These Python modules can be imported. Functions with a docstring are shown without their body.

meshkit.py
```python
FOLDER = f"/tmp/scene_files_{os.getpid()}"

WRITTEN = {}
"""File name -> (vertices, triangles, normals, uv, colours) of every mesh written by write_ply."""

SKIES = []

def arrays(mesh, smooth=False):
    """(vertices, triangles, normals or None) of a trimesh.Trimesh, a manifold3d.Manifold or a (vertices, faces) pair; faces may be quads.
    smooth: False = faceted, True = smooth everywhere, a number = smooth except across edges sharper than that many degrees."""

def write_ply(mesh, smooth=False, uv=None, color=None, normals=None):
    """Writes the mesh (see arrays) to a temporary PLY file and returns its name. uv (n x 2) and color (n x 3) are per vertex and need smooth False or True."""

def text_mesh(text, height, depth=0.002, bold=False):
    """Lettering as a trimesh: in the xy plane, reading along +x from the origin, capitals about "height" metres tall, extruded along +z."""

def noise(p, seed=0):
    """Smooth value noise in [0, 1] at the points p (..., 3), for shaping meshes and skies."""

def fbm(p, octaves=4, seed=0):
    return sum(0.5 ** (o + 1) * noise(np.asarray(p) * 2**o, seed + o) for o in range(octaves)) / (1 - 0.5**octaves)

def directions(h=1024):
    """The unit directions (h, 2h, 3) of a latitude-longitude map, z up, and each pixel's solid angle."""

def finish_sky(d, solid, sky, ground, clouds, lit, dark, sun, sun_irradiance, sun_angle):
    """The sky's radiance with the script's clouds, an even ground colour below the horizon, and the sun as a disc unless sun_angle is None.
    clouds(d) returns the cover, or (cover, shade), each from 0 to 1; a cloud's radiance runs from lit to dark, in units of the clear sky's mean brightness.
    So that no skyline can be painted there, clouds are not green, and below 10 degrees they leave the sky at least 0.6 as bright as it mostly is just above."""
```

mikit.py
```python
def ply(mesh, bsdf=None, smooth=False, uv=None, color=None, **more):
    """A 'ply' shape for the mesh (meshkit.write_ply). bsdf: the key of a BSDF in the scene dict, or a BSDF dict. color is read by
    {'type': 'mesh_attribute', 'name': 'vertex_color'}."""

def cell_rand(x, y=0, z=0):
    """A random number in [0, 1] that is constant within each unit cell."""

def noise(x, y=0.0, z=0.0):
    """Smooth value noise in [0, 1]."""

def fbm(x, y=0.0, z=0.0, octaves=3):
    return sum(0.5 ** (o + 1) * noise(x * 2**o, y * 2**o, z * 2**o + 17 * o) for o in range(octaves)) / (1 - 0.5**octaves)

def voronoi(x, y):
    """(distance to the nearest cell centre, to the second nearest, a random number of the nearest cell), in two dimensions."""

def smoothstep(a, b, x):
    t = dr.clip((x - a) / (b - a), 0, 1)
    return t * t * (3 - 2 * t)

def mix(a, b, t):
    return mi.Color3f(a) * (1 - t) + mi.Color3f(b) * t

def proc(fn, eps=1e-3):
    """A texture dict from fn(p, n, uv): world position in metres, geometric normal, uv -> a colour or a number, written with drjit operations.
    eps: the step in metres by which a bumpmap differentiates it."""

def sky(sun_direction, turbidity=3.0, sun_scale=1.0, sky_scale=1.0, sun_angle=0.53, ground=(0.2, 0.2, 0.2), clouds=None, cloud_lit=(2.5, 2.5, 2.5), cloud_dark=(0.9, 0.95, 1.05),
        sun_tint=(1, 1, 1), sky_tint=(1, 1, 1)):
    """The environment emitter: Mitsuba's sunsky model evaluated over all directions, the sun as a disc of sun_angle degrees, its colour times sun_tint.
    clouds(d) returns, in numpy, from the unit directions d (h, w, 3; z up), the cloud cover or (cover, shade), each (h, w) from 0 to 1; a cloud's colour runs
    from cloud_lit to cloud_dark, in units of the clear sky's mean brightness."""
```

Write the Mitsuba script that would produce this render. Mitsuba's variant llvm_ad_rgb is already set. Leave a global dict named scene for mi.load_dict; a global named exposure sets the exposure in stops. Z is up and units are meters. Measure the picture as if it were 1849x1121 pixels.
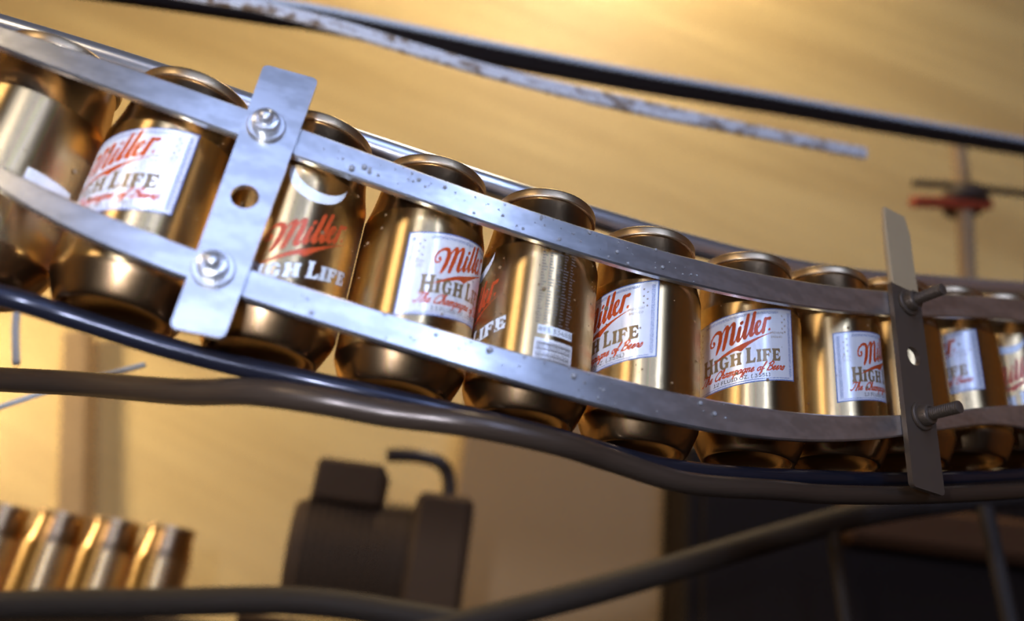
import math, random, numpy as np, trimesh, mitsuba as mi, drjit as dr, mikit, meshkit
import shapely
from shapely.geometry import Polygon, Point, LineString, box, MultiPoint
from shapely.ops import unary_union
from shapely import affinity
mi.set_variant('llvm_ad_rgb') if mi.variant() != 'llvm_ad_rgb' else None
random.seed(7); rng = np.random.default_rng(7)
T = mi.ScalarTransform4f
scene, labels = {'type': 'scene'}, {}
MM = 0.001

# ---------------------------------------------------------------- camera, lights, exposure
def camera_matrix(pitch, roll):
    cp, sp, c, s = math.cos(pitch), math.sin(pitch), math.cos(roll), math.sin(roll)
    fw = np.array([0, cp, sp]); r = np.array([1., 0, 0]); u = np.cross(r, fw)
    R, U = c * r + s * u, -s * r + c * u
    m = np.eye(4); m[:3, 0], m[:3, 1], m[:3, 2] = -R, U, fw
    return T(m)
scene['camera'] = {'type': 'thinlens', 'to_world': camera_matrix(0.4516, 0.1312), 'fov': 2 * math.degrees(math.atan(924.5 / 1400)), 'fov_axis': 'x',
                   'aperture_radius': 0.0049, 'focus_distance': 0.438, 'near_clip': 0.01, 'far_clip': 50.0}
exposure = 0.0
def rgb(*v): return {'type': 'rgb', 'value': [float(x) for x in v]}
def disc(c, d, r, n=32):
    d = np.array(d, float); d /= np.linalg.norm(d)
    a = np.cross(d, [0, 0, 1] if abs(d[2]) < .9 else [1, 0, 0]); a /= np.linalg.norm(a); b = np.cross(d, a)
    t = np.arange(n) * 2 * math.pi / n
    v = np.vstack([[c], np.array(c) + r * (np.cos(t)[:, None] * a + np.sin(t)[:, None] * b)])
    return v, np.array([[0, 1 + i, 1 + (i + 1) % n] for i in range(n)])
def lamp(name, c, d, r, e, label, cat):
    scene[name] = mikit.ply(disc(c, d, r), {'type': 'diffuse', 'reflectance': rgb(.1, .1, .1)}, emitter={'type': 'area', 'radiance': rgb(*e)})
    labels[name] = {'label': label, 'category': cat}
lamp('flash_lamp', (-.11, -.04, .06), (-.30, 1, .36), .020, (500, 550, 690), 'small round flash lamp held just left of the camera', 'lamp')
WINDOW = [(-.50, .06), (.14, .70), (.78, 1.34)]        # three tall panes of the daylight window in the wall behind the camera
for k_, (a_, b_) in enumerate(WINDOW):
    key_ = 'window_1__pane' + ('' if k_ == 0 else f'_{k_:03d}')
    scene[key_] = mikit.ply((np.array([(a_, -1.78, .45), (b_, -1.78, .45), (b_, -1.78, 1.75), (a_, -1.78, 1.75)]), np.array([[1, 0, 3], [1, 3, 2]])), {'type': 'diffuse', 'reflectance': rgb(.1, .1, .1)}, emitter={'type': 'area', 'radiance': rgb(1.05, 1.45, 2.7)})
_an = np.arange(12) * math.pi / 6
_tv = np.vstack([np.c_[.60 + .011 * np.cos(_an), -.82 + .011 * np.sin(_an), np.full(12, z)] for z in (.12, 1.25)])
scene['tube_lamp'] = mikit.ply((_tv, np.array([[i, (i + 1) % 12, (i + 1) % 12 + 12, i + 12] for i in range(12)])), {'type': 'diffuse', 'reflectance': rgb(.1, .1, .1)}, emitter={'type': 'area', 'radiance': rgb(28, 38, 66)})
labels['tube_lamp'] = {'label': 'upright cool fluorescent tube behind the camera to the right', 'category': 'lamp'}
labels['window_1'] = {'kind': 'structure'}
lamp('ceiling_lamp', (.05, .90, 2.44), (-.12, .25, -1), .24, (46, 38, 25), 'round warm ceiling lamp over the middle of the back wall', 'lamp')
lamp('ceiling_lamp_001', (-1.42, .85, .45), (.55, 1, -.10), .15, (46, 37, 23), 'round warm lamp low at the left aimed at the back wall', 'lamp')
lamp('work_lamp', (-1.15, -1.1, .95), (.6, 1, -.45), .24, (10., 7.9, 5.2), 'round warm work lamp behind the camera to the left', 'lamp')

# ---------------------------------------------------------------- materials
def bsdf(name, d): scene[name] = d; return name
def principled(c, rough=.5, metal=0., **k): return {'type': 'principled', 'base_color': rgb(*c) if isinstance(c, tuple) else c, 'roughness': float(rough), 'metallic': float(metal), **k}
def two(d): return {'type': 'twosided', 'bsdf': d}
def steel(p, n, uv):
    k = mikit.fbm(p.x * 60, p.y * 60, p.z * 160, 3); j = mikit.fbm(p.x * 260, p.y * 260, p.z * 260, 2)
    return mikit.mix((.56, .55, .54), (.74, .73, .73), mikit.smoothstep(.3, .7, k * .7 + j * .3))
def worn(p, n, uv):
    k = mikit.fbm(p.x * 45, p.y * 45, p.z * 120, 3); j = mikit.fbm(p.x * 200 + 9, p.y * 200, p.z * 200, 2)
    return mikit.mix((.30, .20, .12), (.86, .84, .82), mikit.smoothstep(.36, .52, k * .55 + j * .45))
def gold_wall(p, n, uv):
    k = mikit.fbm(p.x * .9 + 3, p.y * .9, (p.z + p.x * .32) * 5.5, 3); j = mikit.fbm(p.x * 3, p.y * 3, (p.z + p.x * .32) * 30, 2)
    return mikit.mix((.60, .41, .165), (.80, .585, .25), mikit.smoothstep(.25, .75, k * .75 + j * .25))
bsdf('m_steel', two(principled(mikit.proc(steel), .27, .93)))
bsdf('m_worn', two(principled(mikit.proc(worn), .55, .2)))
bsdf('m_bright', two(principled((.82, .82, .84), .28, .9)))
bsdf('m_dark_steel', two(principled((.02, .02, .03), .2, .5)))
bsdf('m_grey_pipe', two(principled((.060, .040, .027), .30, .4)))
bsdf('m_wall', two(principled(mikit.proc(gold_wall), .6, .0)))
bsdf('m_brown', two(principled((.06, .034, .019), .6)))
bsdf('m_brown_wall', two({'type': 'diffuse', 'reflectance': rgb(.24, .14, .068)}))
bsdf('m_light_steel', two(principled((.74, .80, .86), .5, .1)))
bsdf('m_dark_room', two({'type': 'diffuse', 'reflectance': rgb(.026, .016, .010)}))
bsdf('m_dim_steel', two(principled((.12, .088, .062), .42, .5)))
bsdf('m_ledge', two(principled((.085, .040, .018), .7, specular=.15)))
bsdf('m_dull_pipe', two(principled((.050, .040, .032), .6, .1, specular=.2)))
bsdf('m_motor', two(principled((.085, .052, .030), .7, specular=.12)))
bsdf('m_post', two(principled((.34, .22, .11), .7)))
bsdf('m_tan_steel', two(principled((.42, .30, .16), .65, specular=.2)))
bsdf('m_black', two(principled((.016, .010, .007), .6, specular=.12)))
bsdf('m_tan', two(principled((.36, .225, .095), .6)))
bsdf('m_redpaint', two(principled((.45, .06, .02), .4)))
GOLD = (.72, .49, .23)
bsdf('m_gold', {'type': 'roughconductor', 'material': 'none', 'specular_reflectance': rgb(*GOLD), 'distribution': 'ggx', 'alpha_u': .07, 'alpha_v': .20})
def groove(p, n, uv): return .5 + .5 * dr.sin(uv.y * (2 * math.pi / 1.05))
bsdf('m_gold_body', {'type': 'bumpmap', 'texture': mikit.proc(groove, eps=1e-4), 'scale': 2.2e-5,
                     'bsdf': {'type': 'roughconductor', 'material': 'none', 'specular_reflectance': rgb(*GOLD), 'distribution': 'ggx', 'alpha_u': .045, 'alpha_v': .20}})
bsdf('m_gold_smooth', {'type': 'roughconductor', 'material': 'none', 'specular_reflectance': rgb(.46, .285, .14), 'distribution': 'ggx', 'alpha': .065})
bsdf('m_alu', {'type': 'roughconductor', 'material': 'none', 'specular_reflectance': rgb(.60, .43, .25), 'distribution': 'ggx', 'alpha': .13})
bsdf('m_white', two({'type': 'blendbsdf', 'weight': .34, 'a': {'type': 'diffuse', 'reflectance': rgb(.80, .80, .82)}, 'b': {'type': 'roughconductor', 'material': 'none', 'specular_reflectance': rgb(.95, .95, 1.), 'distribution': 'ggx', 'alpha_u': .04, 'alpha_v': .30}}))
bsdf('m_red', two(principled((.46, .062, .015), .32, .1, specular=.5)))
bsdf('m_goldink', two(principled((.25, .17, .085), .35, .4, specular=.5)))
bsdf('m_darkink', two(principled((.10, .085, .075), .4)))
bsdf('m_blueink', two(principled((.10, .14, .30), .4)))
bsdf('m_paleink', two(principled((.66, .70, .74), .3, .1)))
bsdf('m_water', two(principled((.22, .22, .23), .06, .0, specular=.9)))
bsdf('m_water_gold', two(principled((.20, .135, .07), .06, .0, specular=.9)))

# ---------------------------------------------------------------- helpers
def add(key, mesh, mat, smooth=False, label=None, cat=None, group=None, kind=None, **k):
    scene[key] = mikit.ply(mesh, mat, smooth, **k)
    say(key, label, cat, group, kind)
def say(key, label=None, cat=None, group=None, kind=None):
    d = {a: b for a, b in (('label', label), ('category', cat), ('group', group), ('kind', kind)) if b}
    if d: labels[key] = d
def lathe(prof, n=96, uvscale=1.0):
    """prof: (r, z) in mm from bottom to top, outward normals; seam at +y (the back)."""
    prof = np.array(prof, float); a = np.linspace(0, 2 * math.pi, n + 1)
    r, z = prof[:, 0], prof[:, 1]
    v = np.stack([r[:, None] * -np.sin(a)[None], r[:, None] * np.cos(a)[None], np.repeat(z[:, None], n + 1, 1)], -1).reshape(-1, 3)
    uv = np.stack([np.repeat((a * 33)[None], len(prof), 0), np.repeat(z[:, None], n + 1, 1)], -1).reshape(-1, 2)
    i, j = np.meshgrid(np.arange(len(prof) - 1), np.arange(n), indexing='ij'); k = i * (n + 1) + j
    q = np.stack([k, k + 1, k + n + 2, k + n + 1], -1).reshape(-1, 4)
    return v * MM, np.vstack([q[:, [0, 1, 2]], q[:, [0, 2, 3]]]), uv
def smooth_profile(pts, n=6):
    return np.array(catmull(pts, n))
def catmull(pts, n=6):
    p = np.array(pts, float); p = np.vstack([2 * p[0] - p[1], p, 2 * p[-1] - p[-2]]); out = []
    for i in range(1, len(p) - 2):
        for t in np.arange(n) / n:
            out.append(.5 * (2 * p[i] + (p[i + 1] - p[i - 1]) * t + (2 * p[i - 1] - 5 * p[i] + 4 * p[i + 1] - p[i + 2]) * t**2 + (3 * p[i] - p[i - 1] - 3 * p[i + 1] + p[i + 2]) * t**3))
    out.append(p[-2]); return np.array(out)
def sweep(center, section_fn, closed_ends=True):
    """center: N frames (pos, right, up); section_fn(i) -> (m,2) loop in (right, up)."""
    rings = []
    for i, (c, r, u) in enumerate(center):
        s = section_fn(i); rings.append(c + s[:, :1] * r + s[:, 1:] * u)
    m = len(rings[0]); v = np.vstack(rings); f = []
    for i in range(len(rings) - 1):
        for j in range(m):
            a, b = i * m + j, i * m + (j + 1) % m
            f += [[a, b, b + m], [a, b + m, a + m]]
    if closed_ends:
        for base, flip in ((0, 1), ((len(rings) - 1) * m, 0)):
            for j in range(1, m - 1): f.append([base, base + j + 1, base + j] if flip else [base, base + j, base + j + 1])
    me = trimesh.Trimesh(v * MM, np.array(f), process=False)
    if me.volume < 0: me.invert()
    return me
def tube(pts, r, sides=16, n=8):
    p = catmull(pts, n) if len(pts) > 2 else np.array(pts, float)
    rr = np.broadcast_to(r, (len(p),)) if np.ndim(r) == 0 else np.interp(np.linspace(0, 1, len(p)), np.linspace(0, 1, len(r)), r)
    t = np.gradient(p, axis=0); t /= np.linalg.norm(t, axis=1, keepdims=True)
    ref = np.array([0, 0, 1.]) if abs(t[0][2]) < .8 else np.array([0, 1., 0])
    fr = []
    for a, b in zip(p, t):
        x = np.cross(b, ref); x /= np.linalg.norm(x); fr.append((a, x, np.cross(x, b)))
    an = np.arange(sides) * 2 * math.pi / sides; ci = np.c_[np.cos(an), np.sin(an)]
    return sweep(fr, lambda i: ci * rr[i])
def bevel_box(lo, hi, ch=2.0):
    lo, hi = np.array(lo, float), np.array(hi, float); pts = []
    for c in np.ndindex(2, 2, 2):
        c = np.array(c); p = np.where(c, hi, lo); s = np.where(c, -1, 1) * ch
        for k in range(3):
            q = p + s; q[k] = p[k]; pts.append(q)
    return trimesh.convex.convex_hull(np.array(pts) * MM)
def chain_path(P):
    P = np.array(P, float); t = np.gradient(P[:, :2], axis=0); t /= np.linalg.norm(t, axis=1, keepdims=True)
    return P, t, np.c_[-t[:, 1], t[:, 0]]          # points, tangent, normal away from the camera

# ---------------------------------------------------------------- the setting
def room_plane(key, a, b, c, d, mat): add(key, (np.array([a, b, c, d], float), np.array([[0, 1, 2, 3]])), mat, kind='structure')
X0, X1, Y0, Y1, Z0, Z1 = -2.2, 2.2, -1.8, 1.5, -1.2, 2.5
room_plane('wall_back', (X0, Y1, Z0), (X1, Y1, Z0), (X1, Y1, Z1), (X0, Y1, Z1), 'm_wall')
room_plane('ceiling', (X0, Y0, Z1), (X1, Y0, Z1), (X1, Y1, Z1), (X0, Y1, Z1), 'm_dark_room')
room_plane('wall_left', (X0, Y0, Z0), (X0, Y1, Z0), (X0, Y1, Z1), (X0, Y0, Z1), 'm_wall')
room_plane('wall_right', (X1, Y0, Z0), (X1, Y1, Z0), (X1, Y1, Z1), (X1, Y0, Z1), 'm_brown_wall')
room_plane('wall_front', (X0, Y0, Z0), (X1, Y0, Z0), (X1, Y0, Z1), (X0, Y0, Z1), 'm_dark_room')
room_plane('floor', (X0, Y0, Z0), (X1, Y0, Z0), (X1, Y1, Z0), (X0, Y1, Z0), 'm_dark_room')

scene['window_1__frame'] = mikit.ply(trimesh.util.concatenate([trimesh.creation.box(bounds=[(a, -1.80, c), (b, -1.74, d)]) for a, b, c, d in [(-.58, 1.42, .37, .45), (-.58, 1.42, 1.75, 1.83), (-.58, -.50, .45, 1.75), (.06, .14, .45, 1.75), (.70, .78, .45, 1.75), (1.34, 1.42, .45, 1.75)]]), 'm_brown')
# ---------------------------------------------------------------- the can line: path and guide rails (mm)
PATH = np.array([[-346.4, 312.6, 140.6], [-316.9, 315.6, 141.4], [-287.3, 318.9, 140.9], [-257.6, 322.6, 139.4], [-227.9, 326.9, 137.2], [-198.3, 331.7, 134.6], [-168.7, 337.0, 131.9], [-139.3, 343.0, 129.2], [-110.0, 349.5, 126.8], [-80.9, 356.7, 124.7], [-52.0, 364.5, 123.2], [-23.3, 373.0, 122.4], [5.2, 382.0, 122.4], [33.5, 391.6, 123.2], [61.6, 401.8, 124.8], [89.6, 412.4, 127.4], [117.3, 423.6, 130.9], [144.9, 435.2, 135.2], [172.3, 447.3, 140.4], [199.6, 459.6, 146.4], [226.8, 472.3, 153.2], [253.8, 485.2, 160.5], [280.8, 498.3, 168.3], [307.8, 511.5, 176.4], [334.7, 524.7, 184.8], [361.6, 538.0, 193.1], [388.5, 551.2, 201.3], [415.5, 564.3, 209.1], [442.4, 577.2, 216.3], [469.5, 589.8, 222.6]])
UT, UB = [258.5, 255.5, 252.5, 249.6, 246.3, 242.7, 238.9, 235.2, 231.8, 228.8, 226.4, 224.9, 224.3, 224.8, 226.5, 229.4, 233.6, 239.1, 245.7, 253.4, 262.1, 271.4, 281.2, 291.0, 300.5, 309.1, 316.7, 324.3, 331.9, 339.5], [256.6, 250.5, 244.3, 238.2, 232.4, 227.3, 222.7, 218.7, 215.2, 212.2, 210.0, 208.5, 207.8, 208.2, 209.7, 212.5, 216.4, 221.7, 228.2, 235.8, 244.5, 253.9, 263.7, 273.5, 282.7, 290.7, 297.5, 304.4, 311.3, 318.1]
LT, LB = [216.1, 205.8, 195.4, 185.1, 174.8, 166.3, 160.0, 155.1, 151.4, 148.6, 146.4, 144.9, 144.2, 144.2, 145.2, 147.2, 150.5, 155.1, 161.0, 168.3, 176.9, 186.4, 196.5, 206.6, 216.1, 224.4, 232.5, 240.6, 248.7, 256.8], [218.3, 204.8, 191.2, 177.6, 164.1, 153.1, 145.6, 140.4, 136.7, 133.8, 131.5, 129.7, 128.4, 127.9, 128.4, 130.2, 133.5, 138.6, 145.4, 153.8, 163.7, 174.4, 185.0, 194.3, 200.7, 204.0, 207.2, 210.4, 213.6, 216.8]
BK = [327.8, 324.5, 321.3, 318.0, 314.8, 311.5, 308.3, 305.6, 303.3, 301.6, 300.4, 299.8, 299.7, 300.3, 301.6, 303.5, 306.2, 309.6, 313.8, 318.9, 324.8, 331.5, 339.2, 347.8, 357.2, 366.8, 376.4, 386.0, 395.6, 405.1]
P, TAN, NOR = chain_path(PATH)
SS = np.r_[0, np.cumsum(np.linalg.norm(np.diff(PATH[:, :2], axis=0), axis=1))]
SF = np.linspace(0, SS[-1], 140)
def along(s, off=0.):
    x = np.array([np.interp(s, SS, PATH[:, i]) for i in range(3)]); n = np.array([np.interp(s, SS, NOR[:, i]) for i in range(2)]); n /= np.linalg.norm(n)
    return np.array([x[0] + n[0] * off, x[1] + n[1] * off, x[2]]), np.array([n[1], -n[0], 0]), np.array([n[0], n[1], 0])
def flat_rail(key, off, top, bot, thick, mat, label, group=None):
    """off: offset of the face nearest the cans' axis line, thick: towards the camera when negative"""
    from scipy.interpolate import CubicSpline
    ct, cb = CubicSpline(SS, top), CubicSpline(SS, bot); fr, secs = [], []
    for s in SF:
        p, t, n = along(s, off); zt, zb = float(ct(s)), float(cb(s)); h = zt - zb; c = .9; w = thick
        p = p.copy(); p[2] = zb; fr.append((p, n, np.array([0, 0, 1.])))
        secs.append(np.array([(-w + c, 0), (-c, 0), (0, c), (0, h - c), (-c, h), (-w + c, h), (-w, h - c), (-w, c)]))
    add(key, sweep(fr, lambda i: secs[i]), mat, 40, label, 'guide rail', group)
flat_rail('guide_rail', -34.2, UT, UB, 4.8, 'm_steel', 'upper flat steel guide rail running across the front of the cans')
flat_rail('guide_rail_001', -34.2, LT, LB, 4.8, 'm_steel', 'lower flat steel guide rail running across the front of the cans')
bk = []
for s, z in zip(SS, BK): q = along(s, 46)[0]; q[2] = z - 7.5; bk.append(q)
bk.append(bk[-1] * 2 - bk[-3])
add('back_guide_rail', tube(bk, 7.5, 20), 'm_bright', True, 'round polished guide rail glinting blue behind the can tops', 'guide rail')
CAN_X = [-340, -247.8, -180.4, -115.7, -52.1, 12, 76.8, 148.4, 211.3, 271.3, 331.4, 391.4, 451.4, 480]
CAN_Z = [141, 134.5, 133.0, 128.4, 124.1, 122.3, 123.7, 136.4, 149.9, 166.5, 183.5, 201, 219, 227]
def rod_path(pairs, drop):
    out = []
    for s, o in pairs: q = along(s, o)[0]; q[2] = np.interp(q[0], CAN_X, CAN_Z) - drop - 34 * abs(np.interp(q[0] + 20, CAN_X, CAN_Z) - np.interp(q[0] - 20, CAN_X, CAN_Z)) / 40; out.append(q)
    return out
S0 = -30.
r1 = rod_path([(s - S0, o) for s, o in [(-28, -18), (40, -17.5), (94, -17), (122, -9), (160, -4), (195, -5), (234, -11.5), (275, -15.5), (340, -16), (420, -16), (520, -16), (620, -16), (740, -16), (830, -16), (885, -16)]], 7.4)
add('support_rod', tube(r1, 5.0, 20), 'm_dark_steel', True, 'black polished rod under the front of the cans with a blue glint', 'rod')
r2 = [(-520, 470, 116), (-400, 440, 116), (-270, 409, 117), (-216, 396, 117)] + rod_path([(s - S0, o) for s, o in [(171, 20), (204, -10), (235, -25), (264, -31), (298, -43), (337, -44.5), (369, -37), (414, -34.5), (472, -33), (519, -28), (620, -26), (740, -26), (880, -26)]], 19.5)
add('support_pipe', tube(r2, [6.6, 6.6, 6.4, 6.0, 5.6, 5.4, 5.4, 5.4], 20), 'm_grey_pipe', True, 'grey brown pipe curving below the black rod and the can bottoms', 'pipe')

# ---------------------------------------------------------------- straps and bolts that hold the rails
def bolt_mesh(kind):
    if kind == 'washer': return lathe([(0, 0), (8.6, 0), (9.0, .5), (9.0, 1.6), (8.5, 2.1), (0, 2.1)], 40)
    if kind == 'nut': return lathe([(6.4, 2.1), (6.6, 2.6), (6.5, 5.6), (5.9, 6.8), (4.6, 7.2), (4.1, 6.6), (0, 6.6)], 6 * 6)
    if kind == 'tip': return lathe([(3.5, 6.4), (3.5, 8.8), (3.1, 9.9), (2.0, 10.7), (0, 11.0)], 28)
    z = np.arange(6.4, 25, .35); return lathe([(3.4 + (.35 if i % 4 < 2 else -.25), a) for i, a in enumerate(z)] + [(2.6, 25.3), (0, 25.6)], 28)
def strap(key, s, z0, z1, width, mat, label, bolts, hole, thread, off=-39.4, bot=None, bx=(0, 0), sk=(0, 0)):
    t3 = 3.2
    b_ = width if bot is None else bot
    poly = Polygon([(-b_ / 2 + sk[0], z0), (b_ / 2 + sk[0], z0), (width / 2 + sk[1], z1), (-width / 2 + sk[1], z1)]).buffer(-3).buffer(3)
    poly = poly.difference(Point(0, hole).buffer(6.2, 32))
    me = trimesh.creation.extrude_polygon(poly.segmentize(8), t3, engine='earcut')
    p, t, n = along(s - S0, off)
    v = np.array(me.vertices)
    def place(loc): return np.array([p[0], p[1], 0]) + np.outer(loc[:, 0], t) + np.outer(loc[:, 1], [0, 0, 1.]) - np.outer(loc[:, 2], n)
    w = place(v) * MM; m2 = trimesh.Trimesh(w, me.faces, process=False)
    if m2.volume < 0: m2.invert()
    add(key + '__strap', m2, mat); say(key, label, 'bracket')
    for i, z in enumerate(bolts):
        b = key + '__bolt' + ('' if i == 0 else f'_{i:03d}')
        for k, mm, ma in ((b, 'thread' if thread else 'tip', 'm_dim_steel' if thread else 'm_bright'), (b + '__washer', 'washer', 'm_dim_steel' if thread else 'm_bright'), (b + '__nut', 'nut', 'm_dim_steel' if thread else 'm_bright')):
            lv, lf, _ = bolt_mesh(mm); lv = lv / MM
            loc = np.c_[lv[:, 0] + bx[i], lv[:, 1] + z, lv[:, 2] + t3]
            q = trimesh.Trimesh(place(loc) * MM, lf, process=False); q.merge_vertices()
            c = q.vertices.mean(0)
            if q.volume < 0: q.invert()
            add(k, q, ma, 35)
strap('rail_bracket', 182.5, 117, 262, 27, 'm_steel', 'bright steel strap bracket with two round bolts and a hole at left', [147, 226], 186, False, bot=22, bx=(-3.0, -.5), sk=(-1.5, 2.8))
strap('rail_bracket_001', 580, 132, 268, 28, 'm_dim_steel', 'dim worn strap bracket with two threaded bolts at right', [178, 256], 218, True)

_p, _t, _n = along(580 - S0, -41)
add('rail_bracket_001__arm', sweep([(np.array([_p[0], _p[1], z]) + _t * dx, _t, _n) for z, dx in ((266, 0), (290, -1), (312, -1), (326, -2))], lambda i: np.array([(-13, -1), (-12, -2), (12, -2), (13, -1), (13, 1), (12, 2), (-12, 2), (-13, 1)]) * (1 if i < 3 else .82)), 'm_tan_steel', 35)
# ---------------------------------------------------------------- the cans
R = 33.0
body_prof = [(32.9, 13.2)] + [(33.0, z) for z in np.linspace(14, 87.4, 28)] + [(32.9, 88.2)]
neck_prof = smooth_profile([(32.9, 88.2), (32.2, 91.2), (31.1, 96), (30.2, 101), (29.3, 107), (28.3, 114), (27.7, 119.6)], 4)
seam_prof = smooth_profile([(27.7, 119.6), (28.7, 119.9), (29.2, 121), (29.2, 124.2), (28.7, 125.4), (27.8, 125.4), (27.2, 124.4), (27.0, 119.5)], 4)
lid_prof = [(27.0, 119.5), (26.2, 117.6), (25.4, 117.4), (24.8, 118.6), (24.2, 119.6), (0, 119.8)]
base_prof = smooth_profile([(0, 9.5), (8, 9.0), (16, 6.6), (21.5, 2.8), (23.4, -.6), (24.6, -2.0), (26.0, -1.9), (27.4, -.2), (29.2, 3.4), (31.3, 8.2), (32.4, 11.0), (32.9, 13.2)], 4)
def part_dict(prof, mat, n=96):
    v, f, uv = lathe(prof, n); return mikit.ply((v, f), mat, True, uv=uv)
CAN_PARTS = {'body': part_dict(body_prof, 'm_gold_body'), 'neck': part_dict(neck_prof, 'm_gold_smooth'), 'rim': part_dict(seam_prof, 'm_alu'),
             'lid': part_dict(lid_prof, 'm_alu', 64), 'base': part_dict(base_prof, 'm_gold_smooth')}

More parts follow.
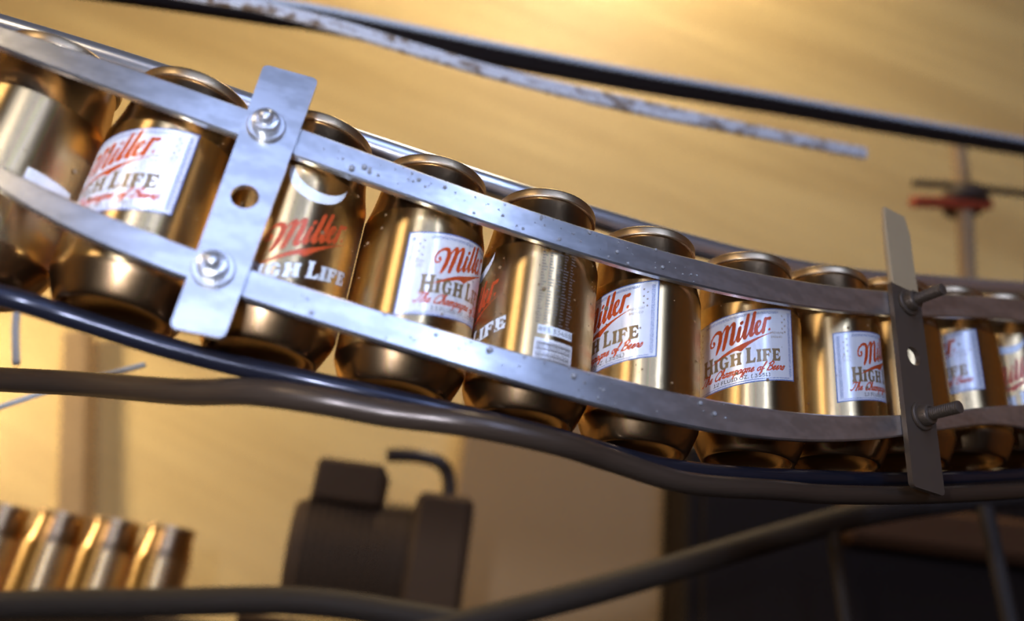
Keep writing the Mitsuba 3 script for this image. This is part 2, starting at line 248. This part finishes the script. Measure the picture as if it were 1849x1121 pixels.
# --- lettering, in mm on the unrolled wall of the can
def pen(pts, w, n=7):
    p = catmull(pts, n); wi = np.interp(np.linspace(0, 1, len(p)), np.linspace(0, 1, len(w)), w) if np.ndim(w) else np.full(len(p), w)
    cs = [Point(*a).buffer(b / 2, 6) for a, b in zip(p, wi)]
    return unary_union([unary_union([a, b]).convex_hull for a, b in zip(cs[:-1], cs[1:])])
def script_brand():
    g = [pen([(3.4, 7.6), (2.4, 8.0), (1.9, 6.8), (3.0, 5.9), (4.2, 6.8), (4.3, 8.8), (2.7, 10.4), (.8, 9.2), (.2, 6.9), (1.2, 4.9)][:6][::-1] if 0 else [(2.6, 7.6), (3.3, 6.6), (2.4, 5.6), (.8, 6.2), (.3, 8.4), (1.6, 10.8), (4.2, 11.9), (6.6, 10.8), (7.3, 7.6), (6.6, 3.6), (5.4, .6)], [1.5, 1.1, .9, .9, 1.1, 1.3, 1.6, 2.0, 2.7, 2.6, 1.5]),
         pen([(6.8, 5.6), (8.5, 9.6), (10.5, 11.8), (11.5, 10.8), (11.0, 6), (10.0, .8)], [.7, 1.0, 1.5, 2.3, 2.8, 2.2]),
         pen([(10.6, 5.6), (12.5, 9.6), (14.5, 11.7), (15.6, 10.6), (15.2, 5.4), (14.8, 2.0), (15.9, .8), (17.4, 2.2)], [.7, 1.0, 1.5, 2.3, 2.8, 2.5, 1.5, .8]),
         pen([(17.4, 2.2), (18.6, 5.4), (19.5, 7.4)], [.8, .9, 1.2]), pen([(19.4, 7.4), (18.9, 4), (18.8, 1.8), (19.6, .8), (21.0, 2.4)], [2.2, 2.4, 2.3, 1.3, .8]), Point(20.3, 9.9).buffer(1.05),
         pen([(21.0, 2.4), (22.6, 7), (24.2, 12.4)], [.8, .9, 1.2]), pen([(24.0, 12.6), (23.2, 7), (22.6, 2.2), (23.4, .8), (24.8, 2.4)], [2.0, 2.5, 2.4, 1.3, .8]),
         pen([(24.8, 2.4), (26.4, 7), (28.0, 12.4)], [.8, .9, 1.2]), pen([(27.8, 12.6), (27.0, 7), (26.4, 2.2), (27.2, .8), (28.8, 2.6)], [2.0, 2.5, 2.4, 1.3, .8]),
         pen([(28.8, 3.2), (31.0, 4.4), (31.8, 6.4), (30.8, 7.4), (29.6, 6.2), (29.3, 3.2), (30.2, 1.0), (31.8, .9), (33.2, 2.6)], [.9, .9, 1.1, 1.3, 2.1, 2.4, 1.9, 1.2, .8]),
         pen([(33.2, 2.6), (34.4, 6.2), (35.0, 7.8)], [.8, .9, 1.0]), pen([(34.8, 7.6), (34.3, 4), (33.9, .7)], [2.1, 2.4, 2.2]), pen([(34.6, 5.2), (35.8, 7.2), (37.0, 7.3)], [1.0, 1.3, 1.8]), Point(37.6, 7.2).buffer(1.0), Point(37.8, 1.2).buffer(.75)]
    sw = Polygon(np.vstack([catmull([(.5, -4.6), (7, -3.0), (14, -2.0), (26, -1.6), (41, -.9)], 6), catmull([(41, -.9), (31, -2.3), (24, -3.9), (19.5, -5.6)], 5), catmull([(19.5, -5.6), (16.4, -3.9), (9, -4.2), (.5, -4.6)], 5)])).buffer(0)
    s = affinity.affine_transform(unary_union(g), [1, .32, 0, 1, 0, 0])
    s = unary_union([s, affinity.translate(sw, 0, .2)])
    s = affinity.rotate(affinity.translate(s, -21, -5), 12, origin=(0, 0))
    return affinity.scale(s, .98, 1.16, origin=(0, 0))
def serif_bar(x, w, h, fl=.55):
    return Polygon([(x - fl, 0), (x + w + fl, 0), (x + w + fl, .55), (x + w, 1.5), (x + w, h - 1.5), (x + w + fl, h - .55), (x + w + fl, h), (x - fl, h), (x - fl, h - .55), (x, h - 1.5), (x, 1.5), (x - fl, .55)])
def slab_text(big=8.4, small=6.7, w=2.0):
    out, x = [], 0
    def H(h, wd):
        return [serif_bar(0, w, h), serif_bar(wd - w, w, h), box(w - .2, h * .44, wd - w + .2, h * .60)], wd
    def I(h): return [serif_bar(0, w, h)], w
    def G(h):
        c = pen([(4.7, h * .76), (3.6, h - .55), (2.2, h - .5), (1.05, h * .72), (.95, h * .34), (2.0, .6), (3.6, .55), (4.6, h * .2)], [1.1, 1.0, 1.2, 1.9, 1.9, 1.2, 1.0, 1.1])
        return [c, box(3.7, .3, 5.4, h * .44), box(3.0, h * .40, 6.0, h * .50)], 5.8
    def L(h): return [serif_bar(0, w, h), box(w - .2, 0, 4.4, 1.1), Polygon([(4.9, 0), (5.2, 2.8), (4.3, 2.4), (3.4, 1.0), (3.4, 0)])], 5.0
    def Fv(h, low=False):
        g = [serif_bar(0, w, h), box(w - .2, h - 1.1, 4.2, h), Polygon([(4.7, h), (5.0, h - 2.5), (4.2, h - 2.2), (3.2, h - 1), (3.2, h)]), box(w - .2, h * .45, 3.6, h * .58), box(3.2, h * .36, 3.8, h * .67)]
        if low: g += [box(w - .2, 0, 4.2, 1.1), Polygon([(4.8, 0), (5.1, 2.6), (4.2, 2.3), (3.2, 1.0), (3.2, 0)])]
        return g, 4.9
    for fn, gap in ((lambda: H(big, 6.4), 1.5), (lambda: I(small), 1.5), (lambda: G(small), 1.4), (lambda: H(small, 5.8), 3.6), (lambda: L(big), 1.2), (lambda: I(small), 1.5), (lambda: Fv(small), 1.3), (lambda: Fv(small, True), 0)):
        g, wd = fn(); out += [affinity.translate(a, x, 0) for a in g]; x += wd + gap
    s = unary_union(out); return affinity.translate(s, -x / 2, 0)
LET = {'T': ([[(0, 3.4), (.6, 3.9), (2.6, 3.7)], [(1.6, 3.7), (1.3, 1.5), (.6, .1), (-.1, .5)]], 2.3), 'h': ([[(0, .1), (.9, 2.6), (.95, 3.8), (.5, 3.4), (.3, 0)], [(.35, 1), (1, 2), (1.4, 1.7), (1.3, .3), (1.8, .4)]], 1.9),
       'e': ([[(0, .5), (.8, 1.0), (.9, 1.8), (.4, 1.7), (.25, .7), (.7, .05), (1.4, .6)]], 1.45), 'C': ([[(2.2, 3.0), (2.0, 3.8), (1.2, 3.6), (.3, 2.2), (.2, .8), (.9, .05), (1.8, .4), (2.3, 1.0)]], 2.4),
       'a': ([[(1.2, 1.6), (.6, 1.9), (.1, 1.0), (.3, .1), (.9, .5), (1.25, 1.7), (1.2, .3), (1.7, .5)]], 1.75), 'm': ([[(0, 1.7), (.3, 1.8), (.3, 0)], [(.35, 1.1), (.9, 1.9), (1.1, 1.5), (1.05, 0)], [(1.1, 1.1), (1.7, 1.9), (1.95, 1.5), (1.9, .3), (2.4, .5)]], 2.5),
       'p': ([[(.1, 1.5), (.4, 1.8), (.2, -1.4)], [(.3, 1.3), (.9, 1.9), (1.3, 1.2), (.9, .1), (.35, .4)]], 1.6), 'g': ([[(1.2, 1.6), (.6, 1.9), (.1, 1.0), (.4, .2), (1.0, .7), (1.25, 1.7), (1.0, -1.2), (.3, -1.3), (.5, -.4), (1.7, .6)]], 1.75),
       'n': ([[(0, 1.7), (.3, 1.8), (.3, 0)], [(.35, 1.1), (.9, 1.9), (1.2, 1.5), (1.15, .3), (1.6, .5)]], 1.7), 'o': ([[(.8, 1.8), (.2, 1.4), (.2, .4), (.8, .1), (1.2, .8), (.9, 1.7), (1.6, 1.6)]], 1.6),
       'f': ([[(0, .4), (1.0, 2.6), (1.2, 3.7), (.8, 3.5), (.4, 0), (.2, -1.4), (.7, -.8), (.7, .6), (1.3, .8)]], 1.3), 'B': ([[(.7, 3.6), (.5, 1.8), (.2, 0)], [(0, 3.0), (1.0, 3.9), (2.0, 3.5), (1.7, 2.4), (.8, 2.0), (2.0, 1.6), (1.9, .4), (.9, 0), (.1, .5)]], 2.4),
       'r': ([[(0, .5), (.4, 1.9), (.5, 1.6), (1.0, 1.6), (.9, .3), (1.4, .5)]], 1.45), 's': ([[(0, .5), (.6, 1.9), (1.0, 1.0), (.7, .1), (.1, .2)]], 1.3), ' ': ([], 1.3)}
def script_line(text, k, w):
    out, x = [], 0.
    for ch in text:
        st, adv = LET[ch]; out += [affinity.translate(pen(s, w / k, 4), x, 0) for s in st]; x += adv
    s = affinity.affine_transform(unary_union(out), [k, .42 * k, 0, k, 0, 0]); return affinity.translate(s, -x * k / 2, 0)
def sans(text, h, bold=False):
    m = meshkit.text_mesh(text, h, .1, bold); top = [i for i, n in enumerate(m.face_normals) if n[2] > .9]
    s = unary_union([Polygon(m.vertices[f][:, :2]).buffer(.002) for f in m.faces[top]]); b = s.bounds
    return affinity.translate(s, -(b[0] + b[2]) / 2, 0)
def wrap(poly, lift, off=(0, 0)):
    """a flat print as a thin sheet bent round the can"""
    vs, fs, at = [], [], 0
    geoms = [g for g in getattr(poly, 'geoms', [poly]) if g.geom_type == 'Polygon' and g.area > 1e-3]
    for g in geoms:
        x0, _, x1, _ = g.bounds; cuts = [g]
        if x1 - x0 > 3.2:
            k = int(math.ceil((x1 - x0) / 2.6)); e = np.linspace(x0, x1, k + 1); cuts = []
            for a, b in zip(e[:-1], e[1:]):
                c = g.intersection(box(a, -999, b, 999)); cuts += [q for q in getattr(c, 'geoms', [c]) if q.geom_type == 'Polygon' and q.area > 1e-4]
        for c in cuts:
            v, f = trimesh.creation.triangulate_polygon(c, engine='earcut')
            if len(f) == 0: continue
            vs.append(v); fs.append(np.array(f) + at); at += len(v)
    v, f = np.vstack(vs) + np.array(off), np.vstack(fs)
    a = v[:, 0] / R; r = R + lift
    p = np.c_[r * np.sin(a), -r * np.cos(a), v[:, 1]]; n = np.c_[np.sin(a), -np.cos(a), a * 0]
    fn = np.cross(p[f[:, 1]] - p[f[:, 0]], p[f[:, 2]] - p[f[:, 0]]); bad = (fn * n[f[:, 0]]).sum(1) < 0; f[bad] = f[bad][:, ::-1]
    return p * MM, f, n, np.c_[v[:, 0], v[:, 1]]
def print_dict(poly, mat, lift, off=(0, 0), slant=0., at=0.):
    """slant: the printed lines climb to the right; at: the x about which they do"""
    if slant: poly = affinity.affine_transform(affinity.translate(poly, *off), [1, 0, slant, 1, 0, -slant * at]); off = (0, 0)
    p, f, n, uv = wrap(poly, lift, off)
    return {'type': 'ply', 'filename': meshkit.write_ply((p, f), False, uv, None, normals=n), 'face_normals': False, 'bsdf': {'type': 'ref', 'id': mat}}
LW, LZ0, LZ1 = 67.0, 34.5, 80.8; LH = LZ1 - LZ0
def ring_rect(m0, m1): return box(-LW / 2 + m0, LZ0 + m0, LW / 2 - m0, LZ1 - m0).difference(box(-LW / 2 + m1, LZ0 + m1, LW / 2 - m1, LZ1 - m1))
panel = box(-LW / 2, LZ0, LW / 2, LZ1)
brand = script_brand(); slab = affinity.scale(slab_text(), .95, 1.18, origin=(0, 0))
ticks = [box(sx * (LW / 2 - 3.0) - 1.0, y, sx * (LW / 2 - 3.0) + 1.0, y + .42) for sx in (-1, 1) for y in np.arange(LZ0 + 2.6, LZ1 - 3, .92)]
top_ticks = [Polygon([(x, LZ1 - 3.6), (x + .45, LZ1 - 3.6), (x + 1.35, LZ1 - 1.9), (x + .9, LZ1 - 1.9)]) for x in np.arange(-22, 22, .95)]
def star(x, y, r=.62): return Polygon([(x + (r if k % 2 == 0 else r * .5) * math.sin(k * math.pi / 5), y + (r if k % 2 == 0 else r * .5) * math.cos(k * math.pi / 5)) for k in range(10)])
stars = [star(sx * (LW / 2 - (6.2 if i % 2 else 8.2)), LZ1 - 5 - 2.1 * i, .75) for sx in (-1, 1) for i in range(6)]
tag = script_line('The Champagne of Beers', 1.36, .78)
vol = affinity.scale(sans('12 FLUID OZ. (.355L)', 2.1, True), 1.12, 1, origin=(0, 0))
K1 = .22
def p1(poly, mat, lift, off=(0, 0)): return print_dict(poly, mat, lift, off, K1)
LABEL1 = {'label': p1(panel, 'm_white', .04),
          'label__border': p1(unary_union([ring_rect(0, .7), box(-LW / 2 + 4, LZ0 + 1.5, LW / 2 - 4, LZ0 + 1.85)]), 'm_blueink', .08),
          'label__red_lettering': p1(brand, 'm_red', .09, (-.5, LZ0 + 32.6)),
          'label__tagline': p1(tag, 'm_red', .09, (0, LZ0 + 6.6)),
          'label__gold_lettering': p1(slab, 'm_goldink', .09, (0, LZ0 + 12.2)),
          'label__small_print': p1(vol, 'm_darkink', .09, (0, LZ0 + 2.9)),
          'label__corner_print': p1(unary_union([affinity.translate(sans('PREMIUM', 1.35), 21.5, LZ0 + 29.4), affinity.translate(sans('BREWED', 1.35), 21.5, LZ0 + 26.8), affinity.translate(sans("EST'D", 1.3), -26, LZ0 + 28.6), affinity.translate(sans('1855', 1.3), -26, LZ0 + 26.2)]), 'm_goldink', .09),
          'label__edge_ticks': p1(unary_union(ticks + top_ticks), 'm_blueink', .07),
          'label__stars': p1(unary_union(stars), 'm_goldink', .09)}
moon = Point(0, 0).buffer(15.2, 40).difference(Point(1.4, 6.2).buffer(15.4, 40)).intersection(box(-20, -20, 20, 1.6))
bars = []
y = 15.
while y < 32:
    w_ = random.choice([.35, .35, .7, .95]); bars.append(box(-9.5, y, 9.5, y + w_)); y += w_ + random.choice([.35, .5, .8])
rows = [box(x, yy, min(x + random.uniform(1.2, 3.4), 11), yy + .55) for yy in np.arange(38, 86, 1.75) for x in np.arange(-11, 8.5, 4.0)]
K2, CX = .31, R * 1.62
def p2(poly, mat, lift, off=(0, 0)): return print_dict(poly, mat, lift, off, K2)
slab2 = affinity.scale(slab, 1.16, .92, origin=(0, 0))
LABEL2 = {'emblem': print_dict(moon, 'm_paleink', .05, (-1.5, 85.8)),
          'red_lettering': p2(affinity.scale(brand, 1.04, 1.04, origin=(0, 0)), 'm_red', .07, (0, 53)),
          'lettering_outline': p2(slab2.buffer(.35), 'm_darkink', .05, (0, 29.5)),
          'pale_lettering': p2(slab2, 'm_paleink', .08, (0, 29.5)),
          'side_text': print_dict(unary_union(rows), 'm_darkink', .05, (CX, 4)),
          'code_strip': print_dict(box(-9.5, 36, 9.5, 40.6), 'm_paleink', .05, (CX, 0)),
          'code_strip__digits': print_dict(affinity.translate(sans('891 33458', 2.5, True), 0, 37.1), 'm_darkink', .09, (CX, 0)),
          'barcode': print_dict(box(-10.5, 14, 10.5, 33.4), 'm_white', .05, (CX, 0)),
          'barcode__bars': print_dict(unary_union(bars), 'm_darkink', .09, (CX, 0))}
LABEL3 = {'label': print_dict(box(-12, 37, 12, 51), 'm_white', .05), 'label__border': print_dict(box(-12, 37, 12, 51).difference(box(-11.5, 37.5, 11.5, 50.5)), 'm_goldink', .09)}
CANS = [  # x, y, z of the base (mm), design, turn of the design's middle away from the camera (deg), label
    ((-317.2, 316, 142), 2, 150, 'gold can at the far left edge of the row, half out of frame'),
    ((-247.8, 323.3, 134.5), 3, 26, 'gold can at left with yellow stripes of light and a small white panel low down'),
    ((-181.1, 334.4, 133.0), 1, -47, 'gold can with white label just left of the bright bracket'),
    ((-116.3, 349.0, 128.4), 2, 11, 'gold can with white crescent emblem just right of the bright bracket'),
    ((-52.2, 366.8, 124.1), 1, 44, 'gold can after the crescent can, white label turned to its right'),
    ((12.4, 383.4, 123.8), 2, -72, 'gold can with a barcode and code strip, middle of the row'),
    ((76.8, 406.9, 123.7), 1, -44, 'gold can right of the barcode can, white label turned to its left'),
    ((148.4, 439.4, 136.4), 1, -5, 'gold can with the whole white label facing front, bright glare streak down it'),
    ((211.3, 464.4, 149.9), 1, 65, 'gold can just left of the dim bracket, label at its right'),
    ((271.3, 493.7, 166.5), 2, 150, 'gold can mostly hidden behind the dim worn bracket'),
    ((331.4, 523.0, 183.5), 1, -22, 'gold can just right of the dim bracket, narrow white label showing'),
    ((391.4, 552.3, 201.), 2, 10, 'gold can with red lettering cut off by the right edge'),
    ((451.4, 581.6, 219.), 1, 30, 'last gold can of the row beyond the right edge')]
def num(k, i): return k if i == 0 else f'{k}_{i:03d}'
def put_can(i, c, design, turn, label, group=None, scale=1.0):
    key = num('drink_can', i); d = -np.array(c[:2], float); psi = math.degrees(math.atan2(d[0], -d[1])) + turn
    M = T().translate([c[0] * MM, c[1] * MM, c[2] * MM]).rotate([0, 0, 1], psi)
    parts = {**CAN_PARTS, **({1: LABEL1, 2: LABEL2, 3: LABEL3}.get(design, {}))}
    for k, v in parts.items(): scene[f'{key}__{k}'] = {**v, 'to_world': M}
    say(key, label, 'can', group)
    for k in parts:
        if k.split('__')[-1] in ('stars', 'edge_ticks', 'side_text', 'bars', 'corner_print'): say(f'{key}__{k}', kind='stuff')
for i, (c, de, tu, la) in enumerate(CANS[:-1]): put_can(i, c, de, tu, la)

# ---------------------------------------------------------------- water drops
def drops(points, r):
    out = []
    s = trimesh.creation.icosphere(2, 1.0)
    for (p, n), q in zip(points, r):
        v = np.array(s.vertices) * q; n = n / np.linalg.norm(n)
        h = v @ n; v = v - np.outer(h, n) * .45
        out.append(trimesh.Trimesh((p + v + n * q * .62) * MM, s.faces, process=False))
    return trimesh.util.concatenate(out)
from scipy.interpolate import CubicSpline
def rail_drops(key, top, bot, s0, s1, count, seed):
    g = np.random.default_rng(seed); ct, cb = CubicSpline(SS, top), CubicSpline(SS, bot); pts, rr = [], []
    for _ in range(count):
        s = g.uniform(s0, s1) - S0; p, t, n = along(s, -39.0); zb, zt = float(cb(s)), float(ct(s)); p[2] = zb + (zt - zb) * g.uniform(.1, .95)
        pts.append((p, -n)); rr.append(min(1.5, .28 + g.exponential(.32)))
    add(key, drops(pts, rr), 'm_water', True, kind='stuff')
rail_drops('guide_rail__water_drops', UT, UB, 205, 420, 70, 3)
rail_drops('guide_rail_001__water_drops', LT, LB, 200, 440, 40, 4)
def can_drops(i, count, seed, a0=-70, a1=70, z0=14, z1=92):
    c = CANS[i][0]; g = np.random.default_rng(seed); d = -np.array(c[:2]); d /= np.linalg.norm(d); pts, rr = [], []
    for _ in range(count):
        a = math.radians(g.uniform(a0, a1)); n = np.array([d[0] * math.cos(a) - d[1] * math.sin(a), d[1] * math.cos(a) + d[0] * math.sin(a), 0]); z = g.uniform(z0, z1)
        pts.append((np.array([c[0], c[1], c[2] + z]) + n * R, n)); rr.append(min(1.3, .22 + g.exponential(.22)))
    add(num('drink_can', i) + '__water_drops', drops(pts, rr), 'm_water_gold', True, kind='stuff')
for i, k in ((1, 14), (2, 22), (3, 22), (4, 20), (5, 46), (6, 22), (7, 18), (8, 26), (10, 10)): can_drops(i, k, 20 + i)

# ---------------------------------------------------------------- upper track behind the cans (mm)
def band(top, bot, th, key, mat, **k):
    n = 60; tp, bt = catmull(top, 10), catmull(bot, 10)
    u = np.linspace(0, 1, n)
    def rs(c): d = np.r_[0, np.cumsum(np.linalg.norm(np.diff(c, axis=0), axis=1))]; return np.array([np.interp(u * d[-1], d, c[:, j]) for j in range(3)]).T
    tp, bt = rs(tp), rs(bt); tg = np.gradient(tp, axis=0); nn = np.cross(tg, tp - bt); nn /= np.linalg.norm(nn, axis=1, keepdims=True); nn *= np.sign(nn[:, 1:2])
    fr, secs = [], []
    for a, b, m in zip(tp, bt, nn):
        up = a - b; h = np.linalg.norm(up); up = up / h; fr.append((b, m, up)); c = 1.2
        secs.append(np.array([(c, 0), (th - c, 0), (th, c), (th, h - c), (th - c, h), (c, h), (0, h - c), (0, c)]))
    add(key, sweep(fr, lambda i: secs[i]), mat, 40, **k)
band([(-400, 428, 440), (-332, 450, 461), (-277, 469, 477), (-237, 482, 488), (-173, 503, 499), (-42, 546, 511), (101, 593, 537), (253, 643, 566), (371, 682, 591)], [(-400, 428, 431), (-330, 451, 452), (-274, 469, 468), (-237, 482, 478), (-173, 503, 486), (-42, 546, 498), (101, 593, 520), (253, 643, 552), (371, 682, 577)], 6, 'upper_track_rail', 'm_worn', label='pale worn rail of the upper track with flaking paint', cat='rail')
TOP = [(-455, 509, 524), (-383, 533, 547), (-309, 558, 570), (-263, 573, 583), (-221, 587, 596), (-53, 642, 633), (120, 700, 676), (300, 759, 724), (477, 817, 769), (737, 903, 838), (950, 973, 895)]
def dz(c, z): return [(a, b, h - z) for a, b, h in c]
band(dz(TOP, 6), dz(TOP, 28), 8, 'upper_track_beam', 'm_black', label='dark brown beam of the upper track crossing the top of the picture', cat='beam')
band([(a, b - 3, h) for a, b, h in TOP], [(a, b - 3, h - 6.5) for a, b, h in TOP], 14, 'upper_track_beam__flange', 'm_light_steel', label='grey blue steel flange')

# ---------------------------------------------------------------- machinery in the background (mm)
def solid(key, lo, hi, mat, ch=4, **k): add(key, bevel_box(lo, hi, ch), mat, **k)
solid('machine_cabinet__body', (318, 1250, -1200), (1500, 1480, 405), 'm_black', 8); say('machine_cabinet', 'large dark machine cabinet standing at the lower right', 'cabinet')
solid('machine_cabinet__door', (345, 1240, -600), (860, 1250, 380), 'm_black', 3)
solid('machine_cabinet__ledge', (560, 1200, 268), (1500, 1250, 338), 'm_ledge', 12)
solid('control_cabinet__body', (-60, 1380, -1200), (320, 1490, 480), 'm_tan', 8); say('control_cabinet', 'plain tan cabinet standing behind the motor against the wall', 'cabinet')
solid('control_cabinet__lid', (-66, 1372, 480), (326, 1494, 492), 'm_tan', 3)
add('wall_brace', sweep([(np.array(p, float), np.array([1., 0, .34]) / 1.056, np.array([0, 1., 0])) for p in ((-850, 1465, 532), (-786, 1465, 344), (-700, 1465, 92), (-640, 1465, -84))], lambda i: np.array([(-23, -20), (-20, -23), (20, -23), (23, -20), (23, 20), (20, 23), (-20, 23), (-23, 20)])), 'm_post', 35, label='brown slanting brace against the golden wall at lower left', cat='brace')
# gear motor: finned barrel, end bell, terminal box, shaft
def rot_lathe(prof, origin, axis, n=48):
    v, f, uv = lathe(prof, n); a = np.array(axis, float); a /= np.linalg.norm(a); x = np.cross([0, 0, 1], a); x = x / np.linalg.norm(x) if np.linalg.norm(x) > 1e-6 else np.array([1., 0, 0]); yv = np.cross(a, x)
    return trimesh.Trimesh(v[:, :1] * x + v[:, 1:2] * yv + v[:, 2:] * a + np.array(origin) * MM, f, process=False)
fins = [(0, 0), (60, 0), (66, 8)]
for z in range(14, 150, 10): fins += [(66, z), (74, z + 2), (74, z + 5), (66, z + 7)]
fins += [(66, 152), (60, 160), (0, 162)]
add('gear_motor__barrel', rot_lathe(fins, (-235, 1010, 120), (1, .15, .05)), 'm_motor', 30); say('gear_motor', 'dark gear motor with a shiny shaft below the can row', 'motor')
solid('gear_motor__terminal_box', (-215, 960, 180), (-130, 1030, 232), 'm_motor', 5)
solid('gear_motor__gearbox', (-85, 950, 55), (-15, 1080, 205), 'm_motor', 8)
add('gear_motor__shaft', tube([(-48, 1000, 196), (-52, 996, 232), (-66, 990, 250), (-95, 986, 254), (-135, 985, 250)], 9, 14), 'm_grey_pipe', True, label='dark shiny bent pipe')
solid('gear_motor__base', (-260, 940, 20), (0, 1090, 42), 'm_motor', 4)
add('floor_pipe', tube([(-60, 790, 30), (30, 800, 64), (131, 800, 102), (298, 800, 171), (417, 810, 216), (569, 830, 256), (760, 860, 300)], 13, 16), 'm_dull_pipe', True, 'grey pipe rising diagonally across the lower right', 'pipe')
add('drain_hose', tube([(-560, 800, -12), (-440, 800, 14), (-300, 800, 34), (-167, 800, 52), (-60, 800, 52), (60, 800, 44), (160, 810, 20)], 13, 16), 'm_dull_pipe', True, 'dark dull hose curving along the bottom edge', 'hose')
solid('base_beam', (-900, 860, -60), (700, 900, 26), 'm_brown', 5, label='dark brown beam along the bottom edge of the picture', cat='beam')
add('side_strut', tube([(357, 800, 202), (368, 800, 60)], 7, 10), 'm_dull_pipe', True, 'thin dark upright strut at lower right, left one of the pair', 'strut')
add('side_strut_001', tube([(524, 800, 232), (535, 800, 60)], 8, 10), 'm_dull_pipe', True, 'thin dark upright strut at lower right near the frame edge', 'strut')
add('hanger_rod', tube([(-414, 600, 262), (-402, 600, 220), (-388, 600, 186)], 3, 10), 'm_light_steel', True, 'thin pale upright rod at the left edge under the black rod', 'rod')
add('cable', tube([(-270, 560, 186), (-330, 585, 172), (-386, 600, 150), (-460, 620, 118)], 2.2, 10), 'm_light_steel', True, 'thin pale cable drooping from the pipe towards the left edge', 'cable')
# valve with a red lever, upper right
add('valve__pipe', tube([(700, 1000, 900), (694, 1000, 780), (676, 1000, 600)], 12, 14), 'm_post', True); say('valve', 'dark valve with a red lever blurred at upper right', 'valve')
add('valve__lever', tube([(600, 985, 757), (660, 985, 764), (725, 985, 772)], 9, 12), 'm_redpaint', True, 'red lever')
add('valve__bonnet', rot_lathe([(0, 0), (30, 0), (34, 6), (34, 20), (26, 30), (0, 32)], (690, 990, 765), (0, .2, 1), 28), 'm_brown', 30)
add('side_pipe', tube([(615, 1000, 806), (700, 1000, 812), (830, 1010, 822)], 6, 12), 'm_brown', True, 'thin dark pipe running to the right edge above the valve', 'pipe')
# a second line of cans low down at the left, out of focus
solid('lower_conveyor__bed', (-1000, 960, -10), (-330, 1060, 2), 'm_brown', 3); say('lower_conveyor', 'low conveyor bed carrying blurred gold cans at lower left', 'conveyor')
for j, x in enumerate((-660, -590, -520, -452, -384)):
    key = num('drink_can', len(CANS) - 1 + j)
    M = T().translate([x * MM, 1010 * MM, 4 * MM])
    for k, v in CAN_PARTS.items(): scene[f'{key}__{k}'] = {**v, 'to_world': M}
    say(key, ('blurred gold can on the low conveyor, cut off by the left edge', 'blurred gold can on the low conveyor, second from the left edge', 'blurred gold can on the low conveyor, middle one of five', 'blurred gold can on the low conveyor, second from its right end', 'blurred gold can at the right end of the low conveyor')[j], 'can', 'blurred cans on the lower conveyor')
